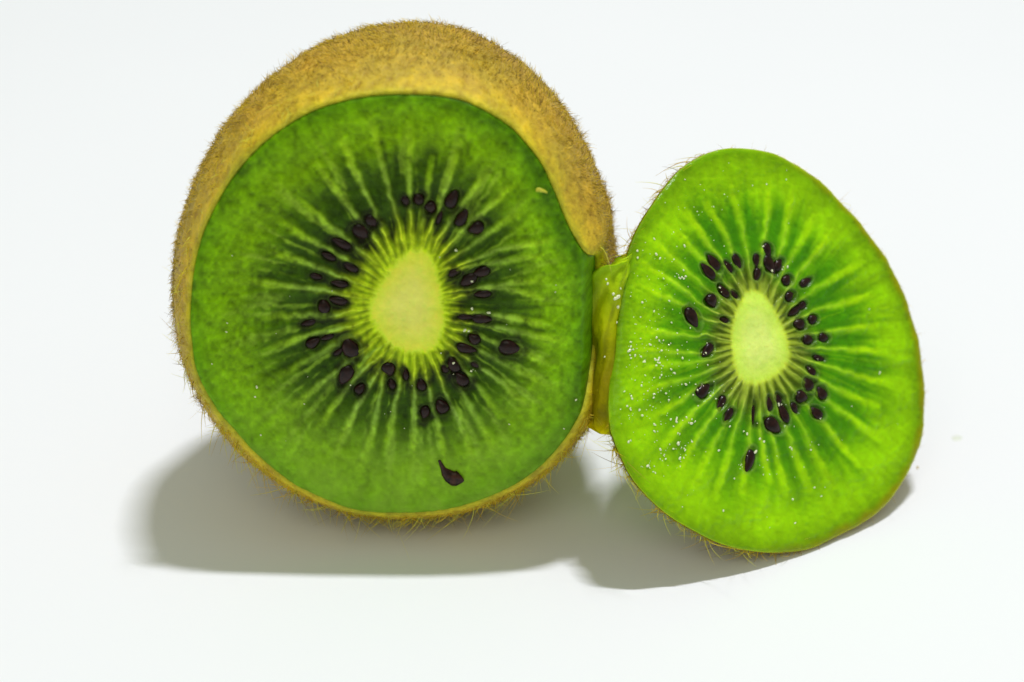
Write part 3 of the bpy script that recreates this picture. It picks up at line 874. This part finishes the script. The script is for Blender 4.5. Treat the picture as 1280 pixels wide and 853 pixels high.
# juice drops on the slice, coloured pale to stand in for wet glints
spots = []
def sparkle(n, cx, cy, sx, sy, r0, r1):
    for k in range(n):
        x = random.gauss(cx, sx); y = random.gauss(cy, sy)
        dx, dy = x - 950, y - 440
        a = math.atan2(dy, dx)
        lim = float(radial(closed_curve(OUT2, 200), np.array([950., 440.]), np.array([a]))[0])
        if math.hypot(dx, dy) > lim - 10 or math.hypot(dx / 45, dy / 70) < 1: continue
        spots.append((x, y, (r0 + (r1 - r0) * random.random() ** 3) * PX))
sparkle(300, 815, 480, 34, 90, 0.5, 2.0)
sparkle(110, 850, 400, 45, 80, 0.5, 1.8)
sparkle(60, 870, 560, 50, 60, 0.6, 2.4)
sparkle(50, 930, 260, 60, 50, 0.5, 1.4)
sparkle(40, 990, 560, 60, 50, 0.5, 1.6)
for (x, y, r) in [(788,435,4.2),(789,444,3.0),(846,524,4.6),(851,528,3.2),(847,542,3.6),(845,559,4.6),(854,560,3.6),(811,582,3),(820,551,2.6),(829,417,2.4),(852,347,3.2),(846,345,2.4),(953,309,2.8),(983,331,3.2),(979,338,2.4),(973,316,2.4),(951,550,3.2),(932,542,3.2),(988,560,2.6),(1100,466,2.4),(1087,386,2.4),(1005,365,2.6),(928,581,2),(878,482,2.2),(976,505,2.6)]:
    
    for q in range(3): spots.append((x + random.gauss(0, r * 0.7), y + random.gauss(0, r * 0.7), r * PX * random.uniform(0.25, 0.6)))
glint_drops('juice_glint_drops', face2, spots, k2)

# ================================================================== small loose things
def table_pt(px, py, z=0.0):
    return hit(np.array(float(px)), np.array(float(py)), np.array([0, 0, z]), np.array([0, 0, 1.0]))
def crumb(name, px, py, rx, ry, h, colr, label, cat, rough=0.6):
    m, nt, b = mat_new(name + '_matter')
    n1 = noise_node(nt, 900, 3)
    r = ramp(nt, n1.outputs['Fac'], [(0.3, tuple(np.array(colr) * 0.9)), (0.7, tuple(np.minimum(np.array(colr) * 1.05, 0.95)))])
    nt.links.new(r.outputs[0], b.inputs['Base Color']); b.inputs['Roughness'].default_value = rough
    c = table_pt(px, py)
    V = []; nu, nv = 16, 5
    for i in range(nv):
        a = math.pi / 2 * i / (nv - 1)
        for j in range(nu):
            g = 2 * math.pi * j / nu
            wb = 1 + 0.25 * math.sin(2 * g + 1) + 0.12 * math.sin(5 * g)
            V.append((math.cos(a) * math.cos(g) * rx * wb, math.cos(a) * math.sin(g) * ry * wb, math.sin(a) * h + 0.00001))
    o = new_mesh(name, V, grid_faces(nv, nu), m)
    o.location = c; o['label'] = label; o['category'] = cat
    return o
crumb('juice_spot', 1196, 548, 0.0006, 0.0008, 0.00008, (0.74, 0.78, 0.68), 'tiny pale dried juice spot on the white tabletop right of the slice', 'spot')
crumb('skin_crumb', 1147, 585, 0.00012, 0.0004, 0.0002, (0.55, 0.42, 0.12), 'tiny brown skin crumb on the tabletop by the lower right edge of the slice', 'crumb')
# shred of yellow skin stuck on the big cut face
def shred():
    pts = [(670,237,2.0),(673,236,2.6),(677,237,2.4),(681,238,1.8),(684,240,1.0)]
    V = []; ns = 8
    for i, (x, y, wd) in enumerate(pts):
        c = face1.pt(np.array(float(x)), np.array(float(y)), 0.0003)
        for j in range(ns):
            g = 2 * math.pi * j / ns
            V.append(c + np.array([0, 0, 1.0]) * math.cos(g) * wd * PX + face1.n * math.sin(g) * wd * PX * 0.6)
    m, nt, b = mat_new('yellow_skin_shred')
    n1 = noise_node(nt, 2500, 2)
    r = ramp(nt, n1.outputs['Fac'], [(0.3, (0.5, 0.5, 0.02)), (0.7, (0.7, 0.68, 0.04))])
    nt.links.new(r.outputs[0], b.inputs['Base Color']); b.inputs['Roughness'].default_value = 0.5
    V = np.array(V); c0 = V.mean(0)
    o = new_mesh('skin_shred', V - c0, grid_faces(len(pts), ns), m)
    o.location = c0
    o['label'] = 'tiny yellow shred stuck to the upper right of the large dark green cut face'; o['category'] = 'shred'
shred()
